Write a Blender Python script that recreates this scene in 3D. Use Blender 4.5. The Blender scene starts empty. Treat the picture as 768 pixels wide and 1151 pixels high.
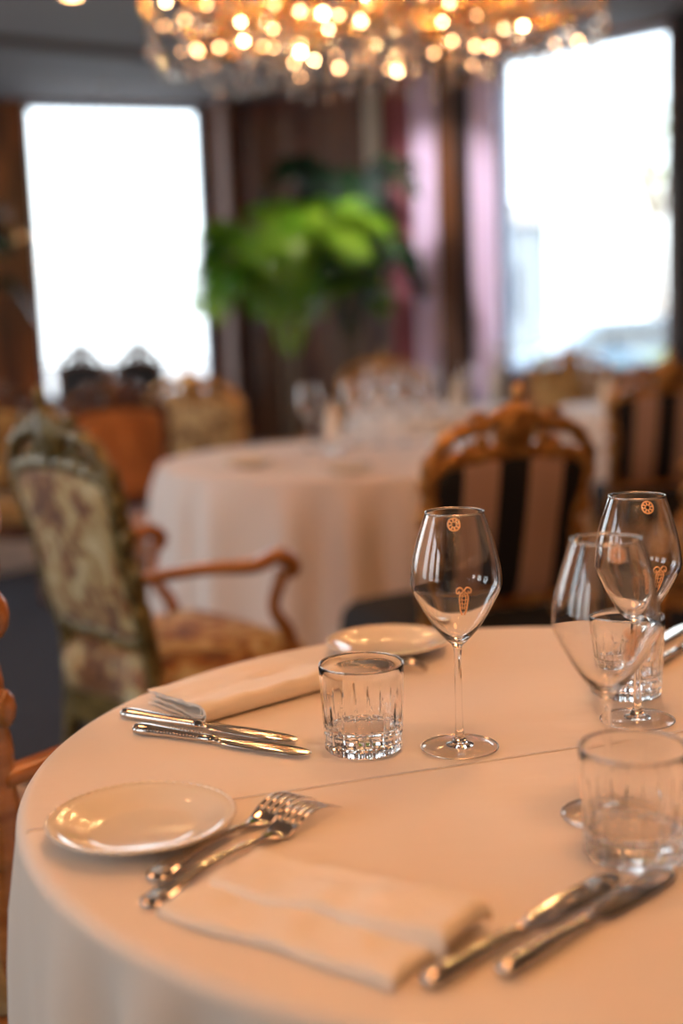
import bpy, math, random
from mathutils import Vector, Matrix, noise
random.seed(11)
C = bpy.context.scene.collection
PI = math.pi
def R(d): return math.radians(d)

# ---------------------------------------------------------------- materials
def new_mat(name):
    m = bpy.data.materials.new(name); m.use_nodes = True
    nt = m.node_tree
    return m, nt, nt.nodes['Principled BSDF']
def pbr(name, col, rough=.5, metal=0, trans=0, ior=1.5, emit=None, estr=0, spec=None, sheen=0, coat=0, sub=0):
    m, nt, b = new_mat(name)
    b.inputs['Base Color'].default_value = (*col, 1)
    b.inputs['Roughness'].default_value = rough
    b.inputs['Metallic'].default_value = metal
    b.inputs['Transmission Weight'].default_value = trans
    b.inputs['IOR'].default_value = ior
    if emit: b.inputs['Emission Color'].default_value = (*emit, 1); b.inputs['Emission Strength'].default_value = estr
    if spec is not None: b.inputs['Specular IOR Level'].default_value = spec
    if sheen: b.inputs['Sheen Weight'].default_value = sheen
    if coat: b.inputs['Coat Weight'].default_value = coat
    return m
def noise_col(m, scale, cols, pos, detail=4, coord='Object', dist=0, stretch=None):
    nt = m.node_tree; b = nt.nodes['Principled BSDF']
    tc = nt.nodes.new('ShaderNodeTexCoord'); n = nt.nodes.new('ShaderNodeTexNoise'); r = nt.nodes.new('ShaderNodeValToRGB')
    n.inputs['Scale'].default_value = scale; n.inputs['Detail'].default_value = detail; n.inputs['Distortion'].default_value = dist
    src = tc.outputs[coord]
    if stretch:
        mp = nt.nodes.new('ShaderNodeMapping'); mp.inputs['Scale'].default_value = stretch
        nt.links.new(src, mp.inputs[0]); src = mp.outputs[0]
    nt.links.new(src, n.inputs['Vector']); nt.links.new(n.outputs['Fac'], r.inputs[0]); nt.links.new(r.outputs[0], b.inputs['Base Color'])
    e = r.color_ramp.elements
    while len(e) < len(cols): e.new(.5)
    for i, (c, p) in enumerate(zip(cols, pos)): e[i].position = p; e[i].color = (*c, 1)
    return n
def bump(m, scale, strength, dist=.002, detail=3, stretch=None):
    nt = m.node_tree; b = nt.nodes['Principled BSDF']
    tc = nt.nodes.new('ShaderNodeTexCoord'); n = nt.nodes.new('ShaderNodeTexNoise'); bp = nt.nodes.new('ShaderNodeBump')
    n.inputs['Scale'].default_value = scale; n.inputs['Detail'].default_value = detail
    src = tc.outputs['Object']
    if stretch:
        mp = nt.nodes.new('ShaderNodeMapping'); mp.inputs['Scale'].default_value = stretch
        nt.links.new(src, mp.inputs[0]); src = mp.outputs[0]
    nt.links.new(src, n.inputs['Vector']); nt.links.new(n.outputs['Fac'], bp.inputs['Height'])
    bp.inputs['Strength'].default_value = strength; bp.inputs['Distance'].default_value = dist
    nt.links.new(bp.outputs[0], b.inputs['Normal'])
    return bp

M = {}
M['cloth'] = pbr('table linen', (.80, .70, .62), .62, sheen=.25)
def cloth_nodes(m, creases):
    """weave, soft wrinkles and pressed fold lines of the table linen"""
    nt = m.node_tree; b = nt.nodes['Principled BSDF']
    tc = nt.nodes.new('ShaderNodeTexCoord')
    n = nt.nodes.new('ShaderNodeTexNoise'); n.inputs['Scale'].default_value = 5; n.inputs['Detail'].default_value = 3
    mp = nt.nodes.new('ShaderNodeMapping'); mp.inputs['Rotation'].default_value = (0, 0, R(-18)); mp.inputs['Scale'].default_value = (1, 2.6, 1)
    nt.links.new(tc.outputs['Object'], mp.inputs[0]); nt.links.new(mp.outputs[0], n.inputs['Vector'])
    b1 = nt.nodes.new('ShaderNodeBump'); b1.inputs['Strength'].default_value = .5; b1.inputs['Distance'].default_value = .008
    nt.links.new(n.outputs['Fac'], b1.inputs['Height'])
    last = b1
    for (px, py, a) in creases:
        sub = nt.nodes.new('ShaderNodeVectorMath'); sub.operation = 'SUBTRACT'; sub.inputs[1].default_value = (px, py, 0)
        dot = nt.nodes.new('ShaderNodeVectorMath'); dot.operation = 'DOT_PRODUCT'; dot.inputs[1].default_value = (-math.sin(a), math.cos(a), 0)
        nt.links.new(tc.outputs['Object'], sub.inputs[0]); nt.links.new(sub.outputs[0], dot.inputs[0])
        ab = nt.nodes.new('ShaderNodeMath'); ab.operation = 'ABSOLUTE'; nt.links.new(dot.outputs['Value'], ab.inputs[0])
        mr = nt.nodes.new('ShaderNodeMapRange'); mr.interpolation_type = 'SMOOTHSTEP'
        mr.inputs['From Min'].default_value = 0; mr.inputs['From Max'].default_value = .0035
        mr.inputs['To Min'].default_value = 1; mr.inputs['To Max'].default_value = 0
        nt.links.new(ab.outputs[0], mr.inputs[0])
        sz = nt.nodes.new('ShaderNodeSeparateXYZ'); gt = nt.nodes.new('ShaderNodeMath'); gt.operation = 'GREATER_THAN'; gt.inputs[1].default_value = .7485
        mu = nt.nodes.new('ShaderNodeMath'); mu.operation = 'MULTIPLY'
        nt.links.new(tc.outputs['Object'], sz.inputs[0]); nt.links.new(sz.outputs[2], gt.inputs[0]); nt.links.new(mr.outputs[0], mu.inputs[0]); nt.links.new(gt.outputs[0], mu.inputs[1])
        bb = nt.nodes.new('ShaderNodeBump'); bb.inputs['Strength'].default_value = 1; bb.inputs['Distance'].default_value = .0032
        nt.links.new(mu.outputs[0], bb.inputs['Height']); nt.links.new(last.outputs[0], bb.inputs['Normal']); last = bb
    nt.links.new(last.outputs[0], b.inputs['Normal'])
CRA = math.atan2(1.149-.989, .219+.275)
cloth_nodes(M['cloth'], [(-.275-.205, .989-1.145, CRA)])
M['far_cloth'] = pbr('far table linen', (.80, .69, .64), .7, sheen=.2)
bump(M['far_cloth'], 6, .3, .01)
M['napkin'] = pbr('napkin linen', (.86, .76, .66), .75, sheen=.3)
bump(M['napkin'], 11, .6, .016)
M['porcelain'] = pbr('cream porcelain', (.84, .77, .68), .08, coat=.5)
M['silver'] = pbr('polished cutlery steel', (.62, .58, .54), .07, metal=1)
def glass_mat(name, clear, ior=1.5, gloss=0):
    """clear glass; part of the light passes straight through as in thin-walled ware"""
    m = bpy.data.materials.new(name); m.use_nodes = True; nt = m.node_tree
    nt.nodes.remove(nt.nodes['Principled BSDF']); L = nt.links
    g = nt.nodes.new('ShaderNodeBsdfGlass'); g.inputs['IOR'].default_value = ior; g.inputs['Roughness'].default_value = 0
    t = nt.nodes.new('ShaderNodeBsdfTransparent'); x = nt.nodes.new('ShaderNodeMixShader'); x.inputs[0].default_value = clear
    L.new(g.outputs[0], x.inputs[1]); L.new(t.outputs[0], x.inputs[2]); last = x
    if gloss:
        q = nt.nodes.new('ShaderNodeBsdfGlossy'); q.inputs['Roughness'].default_value = .25; y = nt.nodes.new('ShaderNodeMixShader'); y.inputs[0].default_value = gloss
        L.new(last.outputs[0], y.inputs[1]); L.new(q.outputs[0], y.inputs[2]); last = y
    L.new(last.outputs[0], nt.nodes['Material Output'].inputs[0])
    return m
M['glass'] = glass_mat('clear wine glass', 0)
m = bpy.data.materials.new('thin clear glass foot'); m.use_nodes = True; nt = m.node_tree; M['footglass'] = m
nt.nodes.remove(nt.nodes['Principled BSDF'])
lw = nt.nodes.new('ShaderNodeLayerWeight'); lw.inputs[0].default_value = .5; pw = nt.nodes.new('ShaderNodeMath'); pw.operation = 'POWER'; pw.inputs[1].default_value = 3.2; nt.links.new(lw.outputs['Facing'], pw.inputs[0]); fz = nt.nodes.new('ShaderNodeMath'); fz.operation = 'MULTIPLY_ADD'; fz.inputs[1].default_value = .8; fz.inputs[2].default_value = .03; nt.links.new(pw.outputs[0], fz.inputs[0]); tz = nt.nodes.new('ShaderNodeBsdfTransparent'); gz = nt.nodes.new('ShaderNodeBsdfGlossy'); xz = nt.nodes.new('ShaderNodeMixShader')
tz.inputs[0].default_value = (.99, .98, .97, 1); gz.inputs['Roughness'].default_value = .03
nt.links.new(fz.outputs[0], xz.inputs[0]); nt.links.new(tz.outputs[0], xz.inputs[1]); nt.links.new(gz.outputs[0], xz.inputs[2]); nt.links.new(xz.outputs[0], nt.nodes['Material Output'].inputs[0])
M['rimglass'] = glass_mat('fire polished rim', .1, 1.5, .5)
M['cutglass'] = glass_mat('cut glass', 0, 1.5)
M['gilt'] = pbr('modelled chandelier reflection', (1.0, .58, .30), .4, metal=.3)  # gold tone of the chandelier reflections modelled on the bowls
M['crystal'] = pbr('chandelier crystal', (1, .93, .84), 0, trans=1, ior=1.7)
M['gold'] = pbr('gilded chair wood', (.50, .24, .07), .32, metal=.55)
noise_col(M['gold'], 30, [(.26, .10, .03), (.62, .30, .09), (.78, .46, .18)], [.3, .55, .75]); bump(M['gold'], 45, .6, .006)
M['olive'] = pbr('olive gilt wood', (.16, .12, .045), .38, metal=.3)
noise_col(M['olive'], 26, [(.08, .052, .012), (.21, .145, .045), (.40, .28, .09)], [.3, .55, .8]); bump(M['olive'], 40, .6, .006)
M['oak'] = pbr('orange stained wood', (.42, .16, .045), .3, coat=.4)
noise_col(M['oak'], 8, [(.30, .10, .025), (.52, .21, .06)], [.35, .7], stretch=(1, 1, 6))
M['walnut'] = pbr('dark walnut', (.10, .035, .014), .3, coat=.3)
noise_col(M['walnut'], 9, [(.06, .02, .008), (.17, .06, .022)], [.35, .7], stretch=(1, 6, 1))
M['brass'] = pbr('chandelier brass', (1.0, .60, .22), .22, metal=1)
M['flame'] = pbr('lit candle bulb', (1, .7, .35), .4, emit=(1.0, .56, .22), estr=330)
M['glint'] = pbr('bright crystal glint', (1, .8, .55), .4, emit=(1.0, .62, .30), estr=75)  # glow for sparkle of the crystals, not a lamp of the chandelier
M['dimglint'] = pbr('dim amber crystal glint', (1, .7, .4), .4, emit=(1.0, .50, .22), estr=26)
M['sleeve'] = pbr('candle sleeve', (.9, .8, .6), .5)
def damask(name, cols, pos, sc):
    m = pbr(name, cols[0], .7, sheen=.2)
    noise_col(m, sc, cols, pos, detail=5, dist=1.2)
    return m
M['floral'] = damask('floral brocade', [(.12, .036, .010), (.32, .12, .025), (.50, .34, .13), (.68, .56, .32)], [.38, .47, .54, .68], 13)
M['rust'] = damask('rust velvet', [(.26, .085, .02), (.40, .14, .035), (.50, .20, .06)], [.35, .55, .7], 6)
M['amberfab'] = damask('amber brocade', [(.20, .10, .03), (.45, .25, .08), (.66, .47, .22)], [.35, .5, .66], 14)
M['blackfab'] = pbr('black upholstery', (.012, .010, .012), .8)
m, nt, b = new_mat('black and rose striped upholstery'); M['stripe'] = m
b.inputs['Roughness'].default_value = .62
tc = nt.nodes.new('ShaderNodeTexCoord'); sx = nt.nodes.new('ShaderNodeSeparateXYZ'); mr = nt.nodes.new('ShaderNodeMapRange'); rp = nt.nodes.new('ShaderNodeValToRGB')
mr.inputs['From Min'].default_value = -.2; mr.inputs['From Max'].default_value = .2
nt.links.new(tc.outputs['Object'], sx.inputs[0]); nt.links.new(sx.outputs[0], mr.inputs[0]); nt.links.new(mr.outputs[0], rp.inputs[0]); nt.links.new(rp.outputs[0], b.inputs['Base Color'])
rp.color_ramp.interpolation = 'CONSTANT'
K, BG = (.010, .008, .010, 1), (.50, .31, .24, 1)
e = rp.color_ramp.elements
e[0].position = 0; e[0].color = K; e[1].position = .17; e[1].color = BG
for p, c in ((.40, K), (.60, BG), (.83, K)):
    q = e.new(p); q.color = c
M['carpet'] = pbr('dark slate carpet', (.03, .032, .045), .95)
noise_col(M['carpet'], 60, [(.020, .020, .030), (.045, .045, .062)], [.35, .7]); bump(M['carpet'], 300, .6, .004)
M['ceiling'] = pbr('taupe ceiling paint', (.21, .19, .195), .8); bump(M['ceiling'], 12, .1, .003)
M['ceildark'] = pbr('dark ceiling trim', (.09, .085, .09), .6)
M['wallwood'] = pbr('red brown wall panelling', (.10, .03, .012), .4, coat=.15)
noise_col(M['wallwood'], 3.5, [(.035, .010, .008), (.11, .028, .010), (.34, .09, .022)], [.35, .55, .72], detail=6, stretch=(3, 3, .5))
M['wallplain'] = pbr('brown plaster', (.20, .14, .11), .8); bump(M['wallplain'], 20, .2)
M['pilaster'] = pbr('brown wood pilaster', (.13, .045, .012), .45)
noise_col(M['pilaster'], 6, [(.07, .022, .008), (.17, .06, .016)], [.3, .7], stretch=(3, 3, .4))
M['palewood'] = pbr('rose brown pilaster', (.28, .17, .14), .5); bump(M['palewood'], 20, .2)
M['black'] = pbr('black post', (.008, .007, .009), .5)
M['mauve'] = pbr('mauve curtain', (.36, .12, .15), .85, sheen=.2); bump(M['mauve'], 60, .2)
M['lilac'] = pbr('lilac curtain', (.80, .68, .88), .85, sheen=.2); bump(M['lilac'], 60, .2)
M['sheer'] = pbr('grey white sheer curtain', (.62, .58, .52), .9); bump(M['sheer'], 60, .2)
M['frame'] = pbr('blue grey window frame', (.42, .52, .66), .5)
m, nt, b = new_mat('window glass'); M['pane'] = m
for n in list(nt.nodes):
    if n.type != 'OUTPUT_MATERIAL': nt.nodes.remove(n)
tr = nt.nodes.new('ShaderNodeBsdfTransparent'); gl = nt.nodes.new('ShaderNodeBsdfGlossy'); mx = nt.nodes.new('ShaderNodeMixShader')
gl.inputs['Roughness'].default_value = 0; mx.inputs[0].default_value = .06
nt.links.new(tr.outputs[0], mx.inputs[1]); nt.links.new(gl.outputs[0], mx.inputs[2]); nt.links.new(mx.outputs[0], nt.nodes['Material Output'].inputs[0])
def leaf_mat(name, a, b2):
    m = pbr(name, a, .26)
    noise_col(m, 3, [a, b2], [.35, .65])
    return m
M['leaf'] = leaf_mat('bright palm green', (.07, .26, .015), (.30, .52, .05))
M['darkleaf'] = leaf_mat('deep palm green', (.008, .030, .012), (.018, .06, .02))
M['hedge'] = leaf_mat('hedge leaves', (.10, .14, .03), (.22, .26, .06))
M['bark'] = pbr('bark', (.12, .08, .05), .9)
M['pot'] = pbr('dark clay pot', (.05, .03, .025), .5)
M['soil'] = pbr('soil', (.02, .015, .01), 1)
M['asphalt'] = pbr('pale pavement', (.32, .33, .34), .9); noise_col(M['asphalt'], 2, [(.28, .29, .30), (.36, .37, .38)], [.3, .7])
M['carblue'] = pbr('blue car paint', (.03, .09, .16), .3, coat=.6)
M['carred'] = pbr('red lamp plastic', (.5, .01, .01), .3)
M['tyre'] = pbr('tyre rubber', (.01, .01, .01), .8)
M['carglass'] = pbr('car glass', (.02, .03, .04), .05)
M['render'] = pbr('pale building render', (.16, .20, .23), .9)
M['shade'] = pbr('frosted lamp glass', (.8, .75, .68), .3, trans=.3)
M['petal'] = pbr('white petals', (.80, .76, .68), .7)
M['ring'] = pbr('lit downlight lens', (1, .8, .6), .4, emit=(1, .55, .22), estr=25)
M['white'] = pbr('white downlight ring', (.6, .58, .55), .5)

# ---------------------------------------------------------------- mesh helpers
class MB:
    def __init__(s): s.v = []; s.f = []
    def add(s, vs, fs, mat=None):
        o = len(s.v)
        if mat is not None: vs = [mat @ Vector(p) for p in vs]
        s.v += [tuple(p) for p in vs]; s.f += [tuple(o+i for i in f) for f in fs]
        return s
    def box(s, lo, hi, mat=None):
        (a, b, c), (d, e, f) = lo, hi
        return s.add([(a,b,c),(d,b,c),(d,e,c),(a,e,c),(a,b,f),(d,b,f),(d,e,f),(a,e,f)],
                     [(3,2,1,0),(4,5,6,7),(0,1,5,4),(1,2,6,5),(2,3,7,6),(3,0,4,7)], mat)
    def lathe(s, prof, n=32, mat=None, rf=None, closed=False):
        vs, fs = [], []
        for (r, z) in prof:
            for i in range(n):
                a = 2*PI*i/n; rr = r if rf is None else rf(r, z, a)
                vs.append((rr*math.cos(a), rr*math.sin(a), z))
        k = len(prof)
        for j in range(k if closed else k-1):
            j2 = (j+1) % k
            for i in range(n):
                i2 = (i+1) % n
                fs.append((j*n+i, j*n+i2, j2*n+i2, j2*n+i))
        if not closed:
            fs.append(tuple(range(n-1, -1, -1))); fs.append(tuple((k-1)*n+i for i in range(n)))
        return s.add(vs, fs, mat)
    def tube(s, pts, rad, n=10, mat=None, closed=False, flat=1.0, cap=True):
        pts = [Vector(p) for p in pts]; k = len(pts)
        if not hasattr(rad, '__len__'): rad = [rad]*k
        vs, fs = [], []
        up = None
        for j in range(k):
            if closed: t = pts[(j+1) % k]-pts[j-1]
            else: t = pts[min(j+1, k-1)]-pts[max(j-1, 0)]
            t.normalize()
            if up is None:
                up = Vector((0, 0, 1)) if abs(t.z) < .9 else Vector((0, 1, 0))
            a = t.cross(up)
            if a.length < 1e-5: a = t.cross(Vector((1, 0, 0)))
            a.normalize(); b = a.cross(t).normalized(); up = b
            for i in range(n):
                q = 2*PI*i/n
                vs.append(pts[j]+a*(rad[j]*math.cos(q))+b*(rad[j]*flat*math.sin(q)))
        for j in range(k if closed else k-1):
            j2 = (j+1) % k
            for i in range(n):
                i2 = (i+1) % n
                fs.append((j*n+i, j*n+i2, j2*n+i2, j2*n+i))
        if not closed and cap:
            fs.append(tuple(range(n-1, -1, -1))); fs.append(tuple((k-1)*n+i for i in range(n)))
        return s.add(vs, fs, mat)
    def ball(s, c, r, n=10, sc=(1, 1, 1)):
        prof = [(max(1e-4, math.sin(PI*j/(n//2+2)))*r, -math.cos(PI*j/(n//2+2))*r) for j in range(n//2+3)]
        return s.lathe(prof, n, Matrix.Translation(c) @ Matrix.Diagonal((*sc, 1)))
    def prism(s, poly, t0, t1, mat=None):
        """polygon in XZ extruded in y from t0 to t1"""
        n = len(poly)
        vs = [(x, t0, z) for x, z in poly]+[(x, t1, z) for x, z in poly]
        fs = [tuple(range(n)), tuple(range(2*n-1, n-1, -1))]+[(i, i+n, (i+1) % n+n, (i+1) % n) for i in range(n)]
        return s.add(vs, fs, mat)
    def build(s, name, mat, parent=None, smooth=True, bevel=0, subd=0, label=None, auto=None):
        me = bpy.data.meshes.new(name); me.from_pydata(s.v, [], s.f); me.update()
        import bmesh
        bm = bmesh.new(); bm.from_mesh(me); bmesh.ops.recalc_face_normals(bm, faces=bm.faces); bm.to_mesh(me); bm.free()
        if smooth:
            me.polygons.foreach_set('use_smooth', [True]*len(me.polygons))
            if auto:
                me.set_sharp_from_angle(angle=R(auto))
        me.materials.append(mat)
        o = bpy.data.objects.new(name, me); C.objects.link(o)
        if parent: o.parent = parent
        if bevel:
            md = o.modifiers.new('bevel', 'BEVEL'); md.width = bevel; md.segments = 2; md.limit_method = 'ANGLE'
        if subd:
            md = o.modifiers.new('sub', 'SUBSURF'); md.levels = subd; md.render_levels = subd
        if label: o['label'] = label
        return o
def spline(pts, n=6, closed=False):
    """catmull-rom through pts (tuples of any length)"""
    k = len(pts); out = []
    segs = k if closed else k-1
    for i in range(segs):
        p = [pts[(i+d) % k] if closed else pts[min(max(i+d, 0), k-1)] for d in (-1, 0, 1, 2)]
        for j in range(n):
            t = j/n
            out.append(tuple(.5*((2*b)+(-a+c)*t+(2*a-5*b+4*c-d)*t*t+(-a+3*b-3*c+d)*t**3) for a, b, c, d in zip(*p)))
    if not closed: out.append(tuple(pts[-1]))
    return out
def tag(o, label=None, cat=None, group=None, kind=None):
    if label: o['label'] = label
    if cat: o['category'] = cat
    if group: o['group'] = group
    if kind: o['kind'] = kind
    return o
def empty(name, loc=(0, 0, 0), rz=0):
    o = bpy.data.objects.new(name, None); C.objects.link(o); o.location = loc; o.rotation_euler = (0, 0, rz); o.empty_display_size = .05
    return o
def copy_tree(o, parent=None):
    c = o.copy(); C.objects.link(c); c.parent = parent
    for ch in list(o.children): copy_tree(ch, c)
    return c
def again(src, loc, rz, label, group=None):
    c = copy_tree(src); c.location = loc; c.rotation_euler = (0, 0, rz); c['label'] = label
    if group: c['group'] = group
    return c
def struct(o): o['kind'] = 'structure'; return o

# ---------------------------------------------------------------- room
CZ = 2.95
struct(MB().box((-4.4, -5, -.1), (3.6, 10.6, 0)).build('floor', M['carpet'], smooth=False))
cpoly = [(-4.5, -5.1), (3.7, -5.1), (3.7, 6.50), (.97, 8.96), (-.69, 10.24), (-2.66, 9.60), (-4.5, 8.83)]
nc_ = len(cpoly)
struct(MB().add([(x, y, CZ) for x, y in cpoly]+[(x, y, CZ+.2) for x, y in cpoly],
     [tuple(range(nc_)), tuple(range(2*nc_-1, nc_-1, -1))]+[(i, i+nc_, (i+1) % nc_+nc_, (i+1) % nc_) for i in range(nc_)]).build('ceiling', M['ceiling'], smooth=False))
def wall_run(name, a, b, holes, mat, th=.18, z1=CZ):
    """wall from a to b (xy); holes = list of (s0,s1,z0,z1) along it; outer side is to the left of a->b"""
    ax, ay = a; bx, by = b; L = math.hypot(bx-ax, by-ay)
    T = Matrix.Translation((ax, ay, 0)) @ Matrix.Rotation(math.atan2(by-ay, bx-ax), 4, 'Z')
    mb = MB(); s = 0
    for (s0, s1, h0, h1) in sorted(holes):
        if s0 > s: mb.box((s, 0, 0), (s0, th, z1), T)
        mb.box((s0, 0, 0), (s1, th, h0), T)
        if h1 < z1: mb.box((s0, 0, h1), (s1, th, z1), T)
        s = s1
    if s < L: mb.box((s, 0, 0), (L, th, z1), T)
    struct(mb.build(name, mat, smooth=False))
    return T
wn = [0]
def window(T, s0, s1, z0, z1, mullions=(), fm='frame', th=.18, fw=.035):
    wn[0] += 1
    w = empty('window_%d' % wn[0]); w['kind'] = 'structure'; w.matrix_world = T
    mb = MB()
    mb.box((s0, .06, z0), (s0+fw, .12, z1)).box((s1-fw, .06, z0), (s1, .12, z1)).box((s0, .06, z0), (s1, .12, z0+fw)).box((s0, .06, z1-fw), (s1, .12, z1))
    for q in mullions: mb.box((q-.02, .065, z0), (q+.02, .115, z1))
    mb.build('window_frame', M[fm], w, smooth=False)
    MB().box((s0+.01, .085, z0+.01), (s1-.01, .091, z1-.01)).build('pane', M['pane'], w, smooth=False)
    MB().box((s0-.03, -.06, z0-.04), (s1+.03, .06, z0)).build('window_sill', M['ceildark'], w, smooth=False, bevel=.005)
    ld = bpy.data.lights.new('daylight_portal', 'AREA'); ld.shape = 'RECTANGLE'; ld.size = s1-s0; ld.size_y = z1-z0; ld.cycles.is_portal = True
    lo = bpy.data.objects.new('daylight_portal', ld); C.objects.link(lo)
    lo.matrix_world = T @ Matrix.Translation(((s0+s1)/2, .16, (z0+z1)/2)) @ Matrix.Rotation(R(-90), 4, 'X')
    return w
# polyline of the bowed end wall
PA, PB, PC, PD, PE = (-4.4, 8.70), (-2.60, 9.45), (-.70, 10.09), (.90, 8.85), (3.6, 6.42)
def along(a, b, x): return (x-a[0])/(b[0]-a[0])*math.hypot(b[0]-a[0], b[1]-a[1])
wall_run('wall_back_left', PA, PB, [], M['wallwood'])
T = wall_run('wall_back', PB, PC, [(along(PB, PC, -2.24), along(PB, PC, -.98), .72, 2.93)], M['wallwood'])
window(T, along(PB, PC, -2.24), along(PB, PC, -.98), .72, 2.93, fm='frame')
wall_run('wall_back_middle', PC, PD, [], M['wallwood'])
s0, s1 = along(PD, PE, 1.13), along(PD, PE, 2.06)
T2 = wall_run('wall_back_right', PD, PE, [(s0, s1, .85, 2.93)], M['wallwood'])
window(T2, s0, s1, .85, 2.93, fm='frame')
wall_run('wall_right', (3.6, 6.42), (3.6, -5), [], M['wallplain'])
wall_run('wall_front', (3.6, -5), (-4.4, -5), [], M['wallplain'])
holes = [(2.2+i*1.75, 3.35+i*1.75, .7, 2.75) for i in range(3)]+[(9.3, 12.3, .5, 2.8)]  # the last, wide opening is added to bring daylight to the back
TL = wall_run('wall_left', (-4.4, -5), (-4.4, 8.7), holes, M['wallplain'])
for h in holes: window(TL, *h, fm='ceildark')
# ceiling line and pilasters
mb = MB(); mb.tube([(-3.6, 6.95, CZ-.01), (-1.9, 7.67, CZ-.01), (-.67, 8.5, CZ-.01), (-.2, 8.35, CZ-.01)], .045, 8)
struct(mb.build('trim_1', M['ceildark']))
def post(name, mat, p, w, d, ang, z0=0, z1=CZ):
    T = Matrix.Translation((p[0], p[1], 0)) @ Matrix.Rotation(ang, 4, 'Z')
    m_ = MB().box((-w/2, -d/2, z0), (w/2, d/2, z1), T).box((-w/2-.012, -d/2-.012, z0), (w/2+.012, d/2, z0+.16), T).box((-w/2-.012, -d/2-.012, z1-.12), (w/2+.012, d/2, z1), T)
    return struct(m_.build(name, mat, smooth=False, bevel=.004))
aDE = math.atan2(PE[1]-PD[1], PE[0]-PD[0]); aCD = math.atan2(PD[1]-PC[1], PD[0]-PC[0])
post('trim_2', M['pilaster'], (.825, 8.72), .16, .10, aDE)
post('trim_3', M['black'], (.935, 8.655), .055, .12, aDE)
post('trim_4', M['palewood'], (-.80, 9.90), .10, .08, aCD)
post('trim_5', M['black'], (2.11, 7.66), .05, .10, aDE)
# red-brown panel frames on the middle wall
TM = Matrix.Translation((PC[0], PC[1], 0)) @ Matrix.Rotation(aCD, 4, 'Z')
mb = MB()
for i in range(3):
    a = .12+i*.62
    for z0, z1 in ((.2, 1.2), (1.35, 2.8)):
        mb.box((a, -.03, z0), (a+.5, -.018, z0+.04), TM).box((a, -.03, z1-.04), (a+.5, -.018, z1), TM).box((a, -.03, z0), (a+.04, -.018, z1), TM).box((a+.46, -.03, z0), (a+.5, -.018, z1), TM)
        mb.box((a+.04, -.018, z0+.04), (a+.46, 0, z1-.04), TM)
struct(mb.build('trim_6', M['pilaster'], smooth=False))

def curtain(name, label, mat, p, ang, w, folds, z0=.02, z1=CZ-.03, amp=.028, group=None):
    n = folds*10; vs, fs = [], []
    zs = [z0, .8, 1.6, 2.3, z1] if z0 < .8 else [z0, (z0+z1)/2, z1]
    for z in zs:
        k = 1+.25*(1-(z-z0)/(z1-z0))
        for i in range(n+1):
            x = (i/n-.5)*w
            vs.append((x, amp*k*math.sin(2*PI*folds*i/n), z))
    nz = len(zs)
    for j in range(nz-1):
        for i in range(n): fs.append((j*(n+1)+i, j*(n+1)+i+1, (j+1)*(n+1)+i+1, (j+1)*(n+1)+i))
    e = empty(name, (p[0], p[1], 0), ang); tag(e, label, 'curtain', group)
    d = MB().add(vs, fs).build('drape', mat, e)
    so = d.modifiers.new('t', 'SOLIDIFY'); so.thickness = .004
    MB().tube([(-w/2-.02, 0, z1+.012), (w/2+.02, 0, z1+.012)], .010, 8).build('curtain_rail', M['ceildark'], e)
    return e
curtain('curtain', 'dark mauve curtain hanging beside the lilac one, near the palm', M['mauve'], (.50, 9.06), aCD+.1, .19, 3)
curtain('curtain', 'lilac curtain between the dark mauve curtain and the brown pilaster', M['lilac'], (.66, 8.86), aCD+.1, .20, 3)
curtain('curtain', 'lilac curtain against the left edge of the bright right-hand window', M['lilac'], (1.03, 8.56), aDE, .21, 3)
curtain('curtain', 'dark mauve curtain at the right side of the right-hand window', M['mauve'], (2.30, 7.40), aDE, .30, 3)
curtain('sheer_curtain', 'narrow grey white sheer hanging beside the palm and dark mauve curtain', M['sheer'], (.315, 9.18), aCD, .13, 2, z0=1.85, amp=.018)
# small wall lamp with two frosted globes under the sheer
wl = empty('wall_lamp', (.36, 9.1, 0)); tag(wl, 'small wall lamp with frosted globes one above the other beside mauve curtain', 'wall lamp')
MB().tube([(0, .02, 1.3), (0, .02, 1.75)], .012, 8).build('bracket', M['brass'], wl)
for z in (1.62, 1.42): MB().ball((0, -.03, z), .065, 16).build('globe', M['shade'], wl)

# ceiling downlights (those on palm, curtains and near table are added)
def downlight(x, y, label, power, col=(1, .50, .22), tgt=None, size=75, r=.05, grp='downlights in the ceiling, some added', z=CZ, lit=True):
    e = empty('ceiling_or_added_downlight', (x, y, z)); tag(e, label, 'light', grp)
    MB().lathe([(.045, -.001), (.06, -.001), (.064, -.012), (.05, -.016), (.045, -.010)], 24, closed=True).build('trim_ring', M['white'], e)
    MB().lathe([(.001, -.006), (.03, -.007), (.044, -.010), (.044, -.002), (.001, -.002)], 20).build('lens', M['ring' if lit else 'black'], e)
    if not lit: return e
    ld = bpy.data.lights.new('lamp', 'SPOT'); ld.energy = power; ld.color = col; ld.spot_size = R(size); ld.spot_blend = .7; ld.shadow_soft_size = r
    lo = bpy.data.objects.new('lamp', ld); C.objects.link(lo); lo.location = (x, y, z-.03-r*0)
    d = Vector(tgt or (x, y, 0))-lo.location
    lo.rotation_euler = d.to_track_quat('-Z', 'Y').to_euler()
    return e
downlight(-1.30, 6.78, 'amber ceiling spot at the top edge left of the chandelier', 18)
downlight(-1.58, 9.25, 'small dark ceiling spot just above the left-hand window', 0, lit=False)
downlight(.55, 6.9, 'added ceiling spot brightening the green palm', 130, col=(1, .86, .62), tgt=(-.2, 8.1, 1.45), size=34)  # lamp added to brighten the fronds

downlight(.05, 7.35, 'added ceiling spot brightening the lilac curtains', 210, col=(1, .90, .86), tgt=(.70, 8.8, 1.7), size=54)  # lamp added to lift the lilac cloth
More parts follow.
